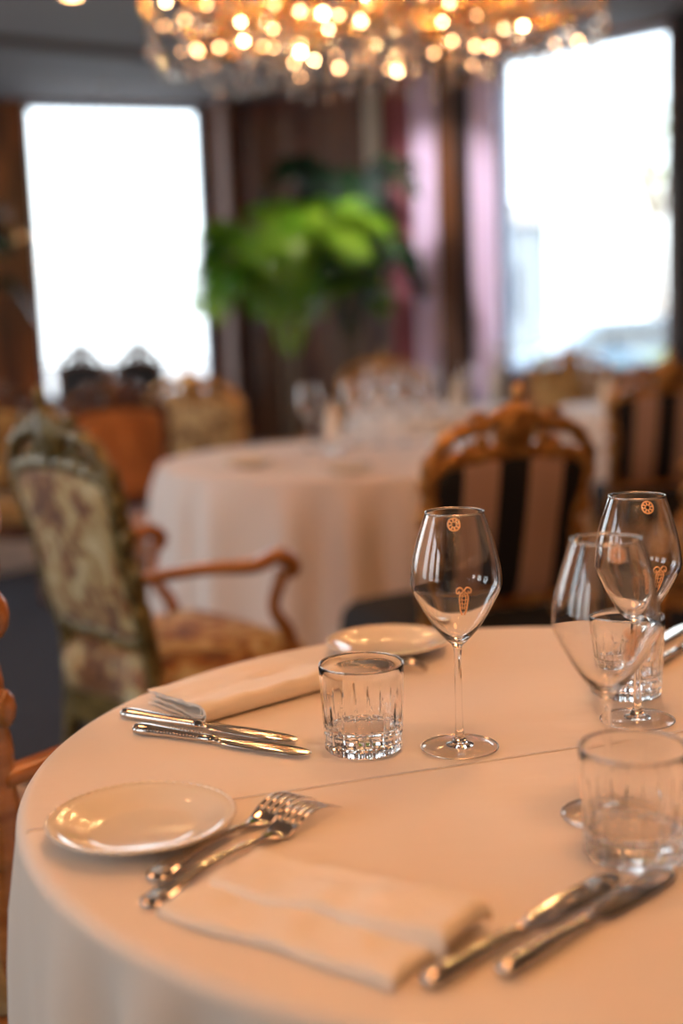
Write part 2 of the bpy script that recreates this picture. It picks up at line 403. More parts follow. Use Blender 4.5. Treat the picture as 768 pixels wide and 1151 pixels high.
# ---------------------------------------------------------------- cut-leaf palms
def palm(name, label, loc, h, n, spread, mat, seed, cat='plant', lean=0):
    rnd = random.Random(seed)
    e = empty(name, loc); tag(e, label, cat)
    MB().lathe([(.001, 0), (.17, 0), (.20, .05), (.24, .40), (.26, .42), (.26, .46), (.225, .46), (.215, .40), (.001, .40)], 28).build('pot', M['pot'], e)
    MB().lathe([(.001, .41), (.12, .425), (.21, .405), (.21, .395), (.001, .395)], 20).build('soil', M['soil'], e)
    mb = MB()
    for k in range(5):
        a = k*1.3; mb.tube(spline([(.03*math.cos(a), .03*math.sin(a), .40), (.05*math.cos(a), .05*math.sin(a), h*.35), (.07*math.cos(a), .07*math.sin(a), h*.6)], 4), .014, 6)
    mb.build('stem', M['bark'], e)
    for k in range(n):
        a = 2*PI*k/n+rnd.uniform(-.25, .25); L = spread*rnd.uniform(.75, 1.1); top = h*rnd.uniform(.72, 1.0)
        z0 = h*.50
        ctrl = [(.05*math.cos(a), .05*math.sin(a), z0), (L*.35*math.cos(a), L*.35*math.sin(a), z0+(top-z0)*.8), (L*.7*math.cos(a), L*.7*math.sin(a), top), (L*math.cos(a), L*math.sin(a), top-rnd.uniform(.12, .42)*L)]
        P = [Vector(p) for p in spline(ctrl, 8)]
        mb = MB(); mb.tube(P, [.007*(1-.8*i/len(P)) for i in range(len(P))], 5)
        for i in range(4, len(P)-1):
            t = i/len(P); d = (P[i+1]-P[i-1]).normalized(); side = d.cross(Vector((0, 0, 1))).normalized()
            ll = .30*spread/.8*math.sin(PI*min(1, .12+t*.86))+.04
            for sg in (-1, 1):
                for hh in (0, .25, .5, .75):
                    b0 = P[i].lerp(P[i+1], hh)
                    dirn = (side*sg*.85+d*.55+Vector((0, 0, rnd.uniform(-.05, .2)))).normalized()
                    tip = b0+dirn*ll+Vector((0, 0, -ll*.35)); mid = b0+dirn*ll*.5+Vector((0, 0, .01))
                    wv = d*.0065
                    mb.add([b0-wv*.6, b0+wv*.6, mid+wv, tip, mid-wv], [(0, 1, 2, 4), (4, 2, 3)])
        mb.build('frond', mat, e, smooth=False)
    return e
palm('potted_palm', 'bright green feathery palm standing between the two windows', (-.30, 8.15, 0), 2.05, 18, .72, M['leaf'], 21)
palm('potted_palm', 'dark green palm standing behind the bright green one', (.10, 8.35, 0), 2.25, 14, .55, M['darkleaf'], 9)
palm('potted_palm', 'dark palm at the left edge beside the left-hand window', (-2.55, 8.3, 0), 2.1, 14, .52, M['darkleaf'], 15)

# ---------------------------------------------------------------- outside the windows
struct(MB().box((-60, 11.5, -.3), (60, 90, -.2)).build('ground', M['asphalt'], smooth=False))
def car(x, y, rz):
    e = empty('parked_car', (x, y, -.2), rz); tag(e, 'blue car parked outside beyond the right-hand window', 'car')
    prof = [(-2.1, .35), (-2.1, .75), (-1.95, .9), (-1.3, .98), (-.7, 1.42), (.6, 1.45), (1.3, 1.0), (2.0, .85), (2.12, .55), (2.1, .35)]
    MB().prism(prof, -.85, .85).build('body', M['carblue'], e, bevel=.06)
    MB().prism([(-1.15, 1.0), (-.66, 1.36), (.56, 1.39), (1.15, 1.02)], -.87, .87).build('side_window', M['carglass'], e, smooth=False)
    for wx in (-1.3, 1.3):
        for wy in (-.8, .8):
            MB().lathe([(.001, -.1), (.2, -.1), (.33, -.09), (.34, 0), (.33, .09), (.2, .1), (.001, .1)], 20, Matrix.Translation((wx, wy, .34)) @ Matrix.Rotation(R(90), 4, 'X')).build('wheel', M['tyre'], e)
    for wy in (-.7, .7): MB().ball((2.08, wy, .78), .10, 8, (.4, 1, .7)).build('tail_lamp', M['carred'], e)
car(4.6, 20, R(8))
def blob_tree(name, label, x, y, h, r, n, mat, seed, trunk=True, cat='tree'):
    rnd = random.Random(seed); e = empty(name, (x, y, -.2)); tag(e, label, cat)
    if trunk:
        mb = MB().tube(spline([(0, 0, 0), (.05, 0, h*.3), (-.03, .05, h*.62)], 4), [.13]*4+[.09]*5, 8)
        for k in range(5):
            a = k*1.26; mb.tube(spline([(0, 0, h*.45), (r*.3*math.cos(a), r*.3*math.sin(a), h*.65), (r*.6*math.cos(a), r*.6*math.sin(a), h*.85)], 4), .035, 6)
        mb.build('trunk', M['bark'], e)
    mb = MB(); z0 = h*.68 if trunk else h*.5
    for k in range(n):
        u = Vector((rnd.gauss(0, 1), rnd.gauss(0, 1), rnd.gauss(0, .8))).normalized()*r*rnd.uniform(.35, 1)
        u.z = max(-z0+.05, u.z*(1 if trunk else h*.5/r)); c = u+Vector((0, 0, z0)); s = rnd.uniform(.06, .13)*(1 if trunk else .7)
        q = Vector((rnd.random()-.5, rnd.random()-.5, rnd.random()-.5)).normalized(); w = q.orthogonal().normalized()
        mb.add([c-q*s, c+w*s*.45, c+q*s, c-w*s*.45], [(0, 1, 2, 3)])
    mb.build('foliage', mat, e, smooth=False)
    return e
blob_tree('street_tree', 'pale street tree outside the right part of the right-hand window', 5.6, 22, 6.4, 1.5, 700, M['hedge'], 3)
for i, (x, y, lb) in enumerate([(1.75, 10.6, 'low yellow green bush outside under the left half of right-hand window'), (2.75, 10.9, 'low yellow green bush outside under the right half of right-hand window')]):
    blob_tree('garden_bush', lb, x, y, 1.15, .5, 900, M['hedge'], 30+i, trunk=False, cat='bush')
bd = empty('office_building', (5.0, 38, -.2), R(5)); tag(bd, 'pale distant building outside behind the parked car', 'building')
MB().box((-7, 0, 0), (1.5, 8, 4.4)).build('wall', M['render'], bd, smooth=False)
MB().prism([(-7.3, 4.4), (1.8, 4.4), (1.2, 5.0), (-6.7, 5.0)], -.3, 8.3).build('roof', M['asphalt'], bd, smooth=False)
for i in range(5): MB().box((-6.3+i*1.5, -.05, 1.6), (-5.4+i*1.5, .02, 3.2)).build('window', M['carglass'], bd, smooth=False)

# ---------------------------------------------------------------- tables
def drape_cloth(name, label, cx, cy, Rr, zt, mat, seed, drop=None, nf=18, amp=.035, group=None, flare=.05, fillet=.012):
    rnd = random.Random(seed); n = 240; vs, fs = [], []
    ph = [rnd.uniform(0, 6.28) for _ in range(4)]
    rows = []
    for r in (.002, Rr*.2, Rr*.4, Rr*.6, Rr*.75, Rr*.88, Rr-.02): rows.append(('t', r, zt))
    for k in range(7):
        a = k/6*PI/2; rows.append(('t', Rr-fillet+fillet*math.sin(a), zt-fillet+fillet*math.cos(a)))
    zb = .012 if drop is None else zt-drop
    for k in range(1, 15): rows.append(('s', Rr, zt-fillet+(zb-zt+fillet)*(k/14)))
    for (ty, r, z) in rows:
        for i in range(n):
            a = 2*PI*i/n; rr = r
            if ty == 's':
                t = (zt-fillet-z)/(zt-fillet-zb)
                w = .75*math.sin(nf*a+ph[0]+1.2*math.sin(3*a+ph[1])+.5*t)*(.65+.35*math.sin(5*a+ph[2]))+.25*math.sin((nf+9)*a+ph[3])
                s_ = .45*(1-math.exp(-t*14))+.55*t**.8
                rr = Rr+flare*s_*.7+amp*s_*w
            vs.append((rr*math.cos(a), rr*math.sin(a), z))
    for j in range(len(rows)-1):
        for i in range(n):
            i2 = (i+1) % n; fs.append((j*n+i, j*n+i2, (j+1)*n+i2, (j+1)*n+i))
    fs.append(tuple(range(n-1, -1, -1)))
    o = MB().add(vs, fs).build(name, mat); o.location = (cx, cy, 0)
    tag(o, label, 'tablecloth', group)
    return o
def table_under(label, cx, cy, Rr, zt):
    e = empty('round_table', (cx, cy, 0)); tag(e, label, 'table', 'round dining tables')
    r = Rr-.014
    MB().lathe([(.001, zt-.03), (r, zt-.03), (r, zt-.004), (.001, zt-.004)], 64).build('tabletop', M['walnut'], e, auto=40)
    MB().lathe([(.001, 0), (.26, 0), (.26, .02), (.06, .05), (.04, .12), (.04, zt-.1), (.12, zt-.031), (.001, zt-.031)], 32).build('pedestal', M['walnut'], e, auto=40)
TX, TY, TR, TZ = .205, 1.145, .51, .75
drape_cloth('tablecloth', 'champagne tablecloth with a pressed fold line on the near set table', TX, TY, TR, TZ, M['cloth'], 2, nf=26, amp=.040, flare=.020, fillet=.014)
table_under('round table nearest the camera under the champagne cloth with forks and knives', TX, TY, TR, TZ)
T2X, T2Y, T2R = .10, 4.12, .70
drape_cloth('tablecloth', 'cream tablecloth on round table between floral armchair and striped chair', T2X, T2Y, T2R, TZ, M['far_cloth'], 5, nf=20, amp=.04)
table_under('round table under cream cloth between floral armchair and striped chair', T2X, T2Y, T2R, TZ)
drape_cloth('tablecloth', 'pinkish white tablecloth at the left edge behind the floral armchair', -2.12, 6.75, .62, .78, M['far_cloth'], 6, nf=20, amp=.03)
table_under('round table at the left edge behind the floral armchair', -2.12, 6.75, .62, .78)
drape_cloth('tablecloth', 'white tablecloth on the round table in the middle distance before the palms', .50, 6.40, .45, TZ, M['far_cloth'], 7, nf=20, amp=.03)
table_under('round table in the middle distance before the palms', .50, 6.40, .45, TZ)
drape_cloth('tablecloth', 'white tablecloth on the table before the right-hand window', 1.53, 6.15, .44, TZ, M['far_cloth'], 8, nf=20, amp=.03)
table_under('round table standing before the right-hand window', 1.53, 6.15, .44, TZ)

# ---------------------------------------------------------------- baroque chairs
def chair(name, label, loc, face, fab, frm, arms=True, seatmat=None, armmat=None, cat='chair', W=.42, group='carved baroque chairs around the tables', D=.46, backfab=None, tilt=12, HS=1.0, KH=.86):
    """face = world angle (deg) the sitter looks towards; local +Y is forward"""
    e = empty(name, loc, R(face-90)); tag(e, label, cat, group)
    fr = M[frm]; fb = M[fab]; sm = M[seatmat or fab]; am = M[armmat or frm]
    w2 = W/2; yb = -D/2; yf = D/2; sh = .47*HS
    # seat: domed cushion on a trapezoid
    def outl(s, n=8):
        c = [(-w2*1.0*s, yb*s), (-w2*1.14*s, yf*.75*s), (-w2*.9*s, yf*1.0*s), (0, yf*1.06*s), (w2*.9*s, yf*1.0*s), (w2*1.14*s, yf*.75*s), (w2*1.0*s, yb*s), (0, yb*.97*s)]
        return spline(c, 5, True)
    rows = [(.94, sh-.11), (1.0, sh-.10), (1.02, sh-.05), (.99, sh-.015), (.9, sh+.008), (.7, sh+.022), (.4, sh+.03), (.05, sh+.033)]
    vs, fs = [], []; nn = len(outl(1))
    for s, z in rows:
        for (x, y) in outl(s): vs.append((x, y, z))
    for j in range(len(rows)-1):
        for i in range(nn): fs.append((j*nn+i, j*nn+(i+1) % nn, (j+1)*nn+(i+1) % nn, (j+1)*nn+i))
    fs.append(tuple(range(nn-1, -1, -1))); fs.append(tuple((len(rows)-1)*nn+i for i in range(nn)))
    MB().add(vs, fs).build('seat', sm, e)
    # rail with carved swags
    o1, o2 = outl(1.01), outl(.86)
    mb = MB(); vs = []
    for k, z in ((o1, sh-.11), (o1, sh-.165), (o2, sh-.165), (o2, sh-.11)): vs += [(x, y, z-(.014*abs(math.sin(i*PI/5)) if z < sh-.15 else 0)) for i, (x, y) in enumerate(k)]
    fs = []
    for j in range(4):
        for i in range(nn): fs.append((j*nn+i, j*nn+(i+1) % nn, ((j+1) % 4)*nn+(i+1) % nn, ((j+1) % 4)*nn+i))
    mb.add(vs, fs)
    mb.ball((0, yf*1.06, sh-.14), .03, 10, (1.6, .5, .9)).build('seat_rail', fr, e, auto=50)
    # cabriole legs
    for sx in (-1, 1):
        c = [(sx*w2*.98, yf*.86, sh-.11, .028), (sx*w2*1.10, yf*.98, sh-.18, .034), (sx*w2*1.06, yf*.95, .20, .020), (sx*w2*.98, yf*.86, .07, .014), (sx*w2*1.06, yf*.98, .015, .024), (sx*w2*1.08, yf*1.0, .001, .022)]
        P = spline(c, 5); MB().tube([p[:3] for p in P], [p[3] for p in P], 10).build('leg', fr, e)
        c = [(sx*w2*.95, yb*.95, sh-.05, .022), (sx*w2*.95, yb*1.0, sh-.2, .022), (sx*w2*.97, yb*1.10, .15, .018), (sx*w2*1.0, yb*1.28, .001, .016)]
        P = spline(c, 5); MB().tube([p[:3] for p in P], [p[3] for p in P], 10).build('leg', fr, e)
    # back in its own tilted plane: u across, w up from seat
    ct, st = math.cos(R(tilt)), math.sin(R(tilt))
    def bp(u, w, d=0):
        w = w*KH
        return (u, yb-.005-w*st+d*ct, sh+.03+w*ct+d*st)
    k = w2/.21
    half = [(0, .035), (.12*k, .03), (.185*k, .05), (.195*k, .14), (.190*k, .26), (.208*k, .36), (.200*k, .425), (.125*k, .452), (0, .462)]
    out = half+[(-u, w) for u, w in half[-2:0:-1]]
    O = spline(out, 5, True); n = len(O)
    vs, fs = [], []; cu, cw = 0, .25
    lay = [(.97, -.016), (.99, 0), (.97, .016), (.85, .028), (.55, .036), (.1, .040)]
    lay = [(.1, -.026), (.6, -.024), (.88, -.020)]+lay
    for s, d in lay:
        for (u, w) in O: vs.append(bp(cu+(u-cu)*s, cw+(w-cw)*s, d))
    for j in range(len(lay)-1):
        for i in range(n): fs.append((j*n+i, j*n+(i+1) % n, (j+1)*n+(i+1) % n, (j+1)*n+i))
    fs.append(tuple(range(n-1, -1, -1))); fs.append(tuple((len(lay)-1)*n+i for i in range(n)))
    MB().add(vs, fs).build('backrest', M[backfab] if backfab else fb, e)
    # carved frame round the panel
    F = spline([(u*1.03, .25+(w-.25)*1.03) for u, w in out], 9, True)
    MB().tube([bp(u, w) for u, w in F], [.018+.005*abs(math.sin(i*PI/4.5)) for i in range(len(F))], 8, closed=True, flat=1.0).build('back_frame', fr, e)
    # uprights from the rear legs to the panel
    for sx in (-1, 1):
        MB().tube(spline([(sx*w2*.95, yb*.97, sh-.10), bp(sx*.19*k, -.01), bp(sx*.2*k, .07)], 4), .02, 8).build('upright', fr, e)
        sc = [bp(sx*(.212*k+.020*math.cos(t)*(1-t/9)), .385+.020*math.sin(t)*(1-t/9), 0) for t in [q*.5 for q in range(13)]]
        MB().tube(sc, .012, 8).build('shoulder_scroll', fr, e)
        for w_, r_ in ((.30, .018), (.21, .014)): MB().ball(bp(sx*.224*k, w_), r_, 8, (1, 1, 1.7)).build('carved_bud', fr, e)
    # pierced crest: outer arch, central cartouche, finial, leaves
    mb = MB()
    ar = spline([(-.225*k, .37), (-.222*k, .45), (-.165*k, .525), (-.085*k, .545), (-.035*k, .575), (0, .58), (.035*k, .575), (.085*k, .545), (.165*k, .525), (.222*k, .45), (.225*k, .37)], 6)
    mb.tube([bp(u, w) for u, w in ar], [.014+.006*abs(math.sin(i*PI/4)) for i in range(len(ar))], 8)
    ca = [(0, .455), (.035*k, .47), (.055*k, .51), (.05*k, .56), (.025*k, .59), (0, .625)]
    ca = spline(ca+[(-u, w) for u, w in ca[-2:0:-1]], 4, True); nc = len(ca)
    vs = []
    for s, d in ((.1, -.020), (.8, -.018), (1, 0), (.8, .018), (.1, .030)):
        vs += [bp(u*s, .53+(w-.53)*s, d) for u, w in ca]
    fs = [(j*nc+i, j*nc+(i+1) % nc, (j+1)*nc+(i+1) % nc, (j+1)*nc+i) for j in range(4) for i in range(nc)]
    fs += [tuple(range(nc-1, -1, -1)), tuple(4*nc+i for i in range(nc))]
    mb.add(vs, fs)
    for sx in (-1, 1):
        for (u, w, r) in ((.085, .50, .016), (.12, .485, .014), (.155, .455, .016)):
            mb.ball(bp(sx*u*k, w), r, 8, (1.3, .8, 1))
        t_ = [bp(sx*(.10*k+.024*math.cos(t)*(1-t/8)), .565+.018*math.sin(t)*(1-t/8)) for t in [q*.5 for q in range(12)]]
        mb.tube(t_, .009, 6)
    mb.ball(bp(0, .635), .014, 8, (1, 1, 1.6))
    mb.build('crest', fr, e)
    if arms:
        for sx in (-1, 1):
            a0 = bp(sx*.205*k, .20*.86/KH)
            c = [(*a0, .018), (sx*w2*1.12, yb*.45, sh+.205, .019), (sx*w2*1.26, yf*.10, sh+.20, .022), (sx*w2*1.30, yf*.42, sh+.215, .024), (sx*w2*1.30, yf*.60, sh+.19, .026), (sx*w2*1.29, yf*.56, sh+.165, .016)]
            P = spline(c, 6); ar = MB().tube([p[:3] for p in P], [p[3] for p in P], 10, flat=.75).build('armrest', am, e)
            c = [(sx*w2*1.28, yf*.50, sh+.18, .018), (sx*w2*1.22, yf*.40, sh+.10, .014), (sx*w2*1.18, yf*.62, sh+.03, .017), (sx*w2*1.10, yf*.74, sh-.09, .024)]
            P = spline(c, 6); MB().tube([p[:3] for p in P], [p[3] for p in P], 10).build('arm_support', am, e)
    return e
chair('armchair', 'floral brocade armchair with olive gilt frame, seen from behind near left', (-.375, 2.80, 0), 38, 'floral', 'olive', armmat='oak', seatmat='floral', W=.43, D=.38, cat='armchair', KH=.88)
chair('armchair', 'orange carved wooden armchair cut by left edge beside the near table', (-.495, 1.70, 0), 62, 'blackfab', 'oak', seatmat='amberfab', W=.42, D=.40, cat='armchair', tilt=3, KH=1.25, HS=.94)
chair('dining_chair', 'black and rose striped chair with gilt crest behind the near table', (.27, 3.03, 0), 115, 'stripe', 'gold', arms=False, seatmat='blackfab', W=.40, D=.38, KH=.82)
chair('dining_chair', 'striped chair in deep shadow beyond the tall right goblet', (1.24, 5.10, 0), 96, 'stripe', 'gold', arms=False, seatmat='blackfab', W=.42, D=.42)
chair('dining_chair', 'rust velvet chair with dark carved frame behind the floral armchair', (-.69, 4.75, 0), -50, 'rust', 'walnut', arms=False, W=.42, D=.44)
chair('armchair', 'amber brocade armchair with cream gilt edge between far left tables', (-.47, 5.72, 0), 60, 'amberfab', 'gold', arms=True, W=.46, D=.46, cat='armchair')
chair('dining_chair', 'gilt crested chair behind the row of standing goblets', (.25, 7.30, 0), -95, 'rust', 'gold', arms=False, W=.46, D=.46)
chair('dining_chair', 'gold chair at the foot of the right-hand window, left one', (1.42, 7.30, 0), -90, 'amberfab', 'gold', arms=False, W=.46, D=.46)
chair('dining_chair', 'gold chair at the foot of the right-hand window, right one', (2.10, 6.85, 0), -135, 'amberfab', 'gold', arms=False, W=.46, D=.46)
chair('armchair', 'gilt amber armchair cut by the right edge beyond the near table', (1.22, 3.85, 0), 165, 'amberfab', 'gold', W=.46, D=.46, cat='armchair')
chair('dining_chair', 'brown chair at the left edge beside the pinkish white cloth', (-1.60, 5.70, 0), 100, 'amberfab', 'walnut', arms=False, W=.44, D=.44)
for i, (x, y, lb) in enumerate([(-1.74, 8.30, 'dark high backed chair before the left-hand window, left of the pair'), (-1.36, 8.40, 'dark high backed chair before the left-hand window, right of the pair')]):
    chair('dining_chair', lb, (x, y, 0), -88, 'blackfab', 'walnut', arms=False, W=.30, D=.40, KH=1.12)

# ---------------------------------------------------------------- glassware
def wine_glass(label, loc, group='wine glasses on the near table', s=1.0):
    e = empty('wine_glass', loc); tag(e, label, 'wine glass', group); e.scale = (s, s, s)
    outer = spline([(.0042, .1001), (.0062, .103), (.012, .1085), (.021, .119), (.0305, .134), (.0395, .1505), (.0429, .159), (.0434, .167), (.0416, .182), (.0371, .201), (.0315, .219), (.0277, .2300)], 5)
    inner = [(max(.0004, r-.0011), z) for r, z in spline([(.0276, .2302), (.0315, .219), (.0371, .201), (.0416, .182), (.0434, .167), (.0429, .159), (.0395, .1510), (.0305, .1352), (.0208, .1212), (.012, .1125), (.005, .1090), (.001, .1084)], 5)]
    bowl = MB().lathe([(.0004, .1001)]+outer+[(.0272, .2306)]+inner, 72).build('bowl', M['glass'], e)
    MB().lathe([(.0003, .0036), (.0135, .0036)]+spline([(.0137, .0040), (.0085, .0066), (.0052, .0115), (.0042, .0171), (.0036, .028), (.0034, .055), (.0036, .085), (.0042, .1000)], 4)+[(.0003, .1000)], 24).build('stem', M['glass'], e)
    ft = MB().lathe([(.0005, .0007), (.020, .0006), (.0355, .0006), (.0372, .0010), (.0371, .0019), (.030, .0023), (.018, .0031), (.0005, .0034)], 64).build('foot', M['footglass'], e)
    MB().tube([(.0370*math.cos(2*PI*i/72), .0370*math.sin(2*PI*i/72), .0015) for i in range(72)], .00075, 8, closed=True).build('foot_rim', M['rimglass'], ft)
    n = 72; MB().tube([(.0275*math.cos(2*PI*i/n), .0275*math.sin(2*PI*i/n), .2306) for i in range(n)], .00085, 8, closed=True).build('rim', M['rimglass'], bowl)
    prof = sorted((z, r) for r, z in outer)
    def RR(z):
        for (z0, r0), (z1, r1) in zip(prof, prof[1:]):
            if z0 <= z <= z1: return r0+(r1-r0)*(z-z0)/max(1e-9, z1-z0)
        return prof[-1][1]
    def on(u, z):
        r = RR(z)+.00025; a = -PI/2+u/r; return (r*math.cos(a), r*math.sin(a), z)
    refl = MB(); u0, z0, q = -.0035, .2228, .0056  # chandelier reflections built as fine gold lines on the bowl
    refl.tube([on(u0+q*math.cos(2*PI*i/24), z0+q*math.sin(2*PI*i/24)) for i in range(24)], .0008, 6, closed=True)
    refl.tube([on(u0+q*.42*math.cos(2*PI*i/16), z0+q*.42*math.sin(2*PI*i/16)) for i in range(16)], .0005, 6, closed=True)
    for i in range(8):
        a = 2*PI*i/8; refl.tube([on(u0+q*f_*math.cos(a+.25*f_), z0+q*f_*math.sin(a+.25*f_)) for f_ in (.42, .6, .8, .98)], [.0004, .0009, .0009, .0003], 6)
    refl.build('round_reflection', M['gilt'], bowl, label='small round modelled chandelier reflection under the rim')
    refl = MB(); u0 = .003; top = .1655
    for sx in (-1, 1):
        refl.tube([on(u0+sx*x_, top+z_) for x_, z_ in spline([(.0002, -.0025), (.002, .0004), (.0048, .0006), (.0068, -.0016), (.0062, -.0042), (.0042, -.0040), (.0046, -.0022)], 4)], .00085, 6)
        refl.tube([on(u0+sx*x_, top+z_) for x_, z_ in spline([(.0006, -.003), (.0032, -.0052), (.0040, -.010), (.0034, -.016), (.0026, -.022), (.0012, -.0265)], 4)], .00085, 6)
        refl.tube([on(u0+sx*x_, top+z_) for x_, z_ in spline([(.0004, -.0045), (.0018, -.009), (.0013, -.015), (.0009, -.021)], 4)], .0005, 6)
        for z_ in (-.0075, -.0115, -.0155, -.0195): refl.tube([on(u0, top+z_), on(u0+sx*.0015, top+z_+.0011), on(u0+sx*.0033, top+z_+.0004)], .00045, 6)
    refl.build('tapered_reflection', M['gilt'], bowl, label='tapering shape of a chandelier reflection low on the bowl')
    return e
TT = TZ+.0006
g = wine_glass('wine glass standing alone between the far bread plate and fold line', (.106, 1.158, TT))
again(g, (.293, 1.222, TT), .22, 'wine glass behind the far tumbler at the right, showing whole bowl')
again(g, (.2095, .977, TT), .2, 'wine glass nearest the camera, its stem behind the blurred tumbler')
def tumbler(label, loc, rz=0):
    H = .086
    def rf(r, z, a):
        if r < .030: return r
        t = max(0, min(1, (.062-z)/.02))
        w = abs(math.sin(a*9)); v = abs(math.sin(a*9+PI/2))
        cut = .0013*(1-min(1, w*5.0))*t + .0006*(1-min(1, v*5.0))*max(0, min(1, (.045-z)/.015))
        if z < .022: cut += .0016*(1-w)*.6
        return r-cut
    out = [(.0005, .0006), (.030, .0006), (.0355, .0018), (.0377, .0042), (.0379, .0095), (.0366, .0110), (.0379, .0125), (.0383, .0200), (.0374, .0215), (.0385, .0230)]
    out += [(.0385+.0028*k/9, .0230+(H-.0245)*k/9) for k in range(1, 10)]
    out += [(.0409, H-.0003), (.0402, H), (.0394, H-.0005)]
    out += [(.0392-.0020*k/6, H-.002-(H-.034)*k/6) for k in range(7)]
    inn = [(.0362, .028), (.034, .0252)]
    prof = out+inn
    def rf2(r, z, a): return r
    # outside uses the cuts, inside stays round
    n = 144; mb = MB(); vs, fs = [], []
    allp = prof+[(.026, .0238), (.013, .0234), (.0005, .0233)]
    no = len(out)-7
    for j, (r, z) in enumerate(allp):
        for i in range(n):
            a = 2*PI*i/n; rr = rf(r, z, a) if j < no-3 else r
            vs.append((rr*math.cos(a), rr*math.sin(a), z))
    for j in range(len(allp)-1):
        for i in range(n): fs.append((j*n+i, j*n+(i+1) % n, (j+1)*n+(i+1) % n, (j+1)*n+i))
    fs.append(tuple(range(n-1, -1, -1))); fs.append(tuple((len(allp)-1)*n+i for i in range(n)))
    o = empty('tumbler', loc, rz); mb.add(vs, fs).build('body', M['cutglass'], o, auto=28)
    n = 72; MB().tube([(.0401*math.cos(2*PI*i/n), .0401*math.sin(2*PI*i/n), H+.0007) for i in range(n)], .0007, 8, closed=True).build('rim', M['rimglass'], o)
    tag(o, label, 'tumbler', 'cut glass tumblers on the near table')
    return o
tb = tumbler('cut glass tumbler in front of the napkin end and far bread plate', (.0135, 1.163, TT))
again(tb, (.303, 1.314, TT), .35, 'cut glass tumbler furthest right, behind two wine glass bowls')
again(tb, (.2125, .896, TT), .8, 'blurred cut glass tumbler nearest the camera above the knives')

# ---------------------------------------------------------------- bread plates
def plate(label, loc, rad=.076):
    e = empty('bread_plate', loc); tag(e, label, 'plate', 'bread plates on the near table'); k = rad/.076
    p = [(.001, .0022), (.040, .0022), (.046, .0030), (.058, .0078), (.068, .0122), (.0742, .0150), (.0756, .0162), (.0745, .0166), (.066, .0138), (.056, .0098), (.047, .0056), (.040, .0044), (.001, .0042)]
    MB().lathe([(r*k, z) for r, z in p], 96).build('dish', M['porcelain'], e)
    MB().lathe([(.035*k, .0), (.038*k, .0), (.039*k, .0030), (.034*k, .0030)], 64, closed=True).build('foot_ring', M['porcelain'], e)
    n = 300; c = [((.0757*k)*math.cos(2*PI*i/n), (.0757*k)*math.sin(2*PI*i/n), .0163) for i in range(n)]
    MB().tube(c, [.0008+.0010*abs(math.sin(i*PI/5)) for i in range(n)], 8, closed=True).build('beaded_rim', M['porcelain'], e)
    return e
pl = plate('bread plate at the left of the near table beside the forks', (-.172, .972, TZ+.0012))
again(pl, (.052, 1.530, TZ+.0012), 0, 'bread plate at the far edge of near table behind the tumbler')

# ---------------------------------------------------------------- cutlery (local +Y from handle end to tip)
def loft(secs, n=14):
    """secs: (y, half width, half thickness, z centre)"""
    vs, fs = [], []
    for (y, w, t, z) in secs:
        for i in range(n):
            a = 2*PI*i/n; vs.append((w*math.cos(a), y, z+t*math.sin(a)))
    for j in range(len(secs)-1):
        for i in range(n): fs.append((j*n+i, j*n+(i+1) % n, (j+1)*n+(i+1) % n, (j+1)*n+i))
    fs.append(tuple(range(n-1, -1, -1))); fs.append(tuple((len(secs)-1)*n+i for i in range(n)))
    return vs, fs
def knife(label, a, b, roll=0, grp='dinner knives on the near table'):
    (ax, ay), (bx, by) = a, b
    L = math.hypot(bx-ax, by-ay); k = L/.225
    e = empty('dinner_knife', (ax, ay, TZ+.0062*.9), math.atan2(by-ay, bx-ax)-PI/2); e.rotation_euler[1] = roll
    tag(e, label, 'knife', grp)
    secs = spline([(0, .0012, .0010, 0), (.0012, .0052, .0036, 0), (.006, .0080, .0052, 0), (.018, .0086, .0055, 0), (.045, .0072, .0046, 0), (.080, .0058, .0038, 0), (.098, .0056, .0040, 0), (.102, .0066, .0046, 0), (.106, .0052, .0034, 0), (.110, .0048, .0030, 0)], 4)
    v, f = loft([(y*k, w, t, z) for y, w, t, z in secs], 16)
    h = MB().add(v, f).build('handle', M['silver'], e)
    # beaded borders on the handle
    mb = MB()
    for sx in (-1, 1):
        for q in range(20):
            y = .008+q*.0042
            w = .0070 if y < .03 else .0066-.0014*(y-.03)/.06
            mb.ball((sx*w, y*k, .0026), .0011, 6)
    mb.build('beading', M['silver'], h)
    v, f = loft(spline([(.109*k, .0046, .0024, 0), (.116*k, .0060, .0018, 0), (.125*k, .0092, .0014, 0), (.150*k, .0102, .0012, 0), (.180*k, .0106, .0010, 0), (.205*k, .0098, .0008, 0), (.219*k, .0062, .0006, 0), (.2245*k, .0012, .0004, 0)], 5), 16)
    # straight spine: shift the sections so the back edge stays in line
    MB().add(v, f).build('blade', M['silver'], e)
    return e
knife('knife lying against the far napkin, behind its twin', (-.244, 1.299), (-.051, 1.184), R(5))
knife('knife left of the standing tumbler, nearer than its twin', (-.222, 1.243), (-.037, 1.143), R(5))
knife('knife at the bottom right, nearer the folded napkin', (.040, .712), (.192, .856), R(10))
knife('knife at the bottom right, outer one further from napkin', (.088, .722), (.232, .861), R(10))
knife('knife at the right edge behind the far tumbler, lower one', (.345, 1.395), (.47, 1.565), R(-12))
knife('knife at the right edge behind the far tumbler, upper one', (.330, 1.425), (.445, 1.60), R(-12))
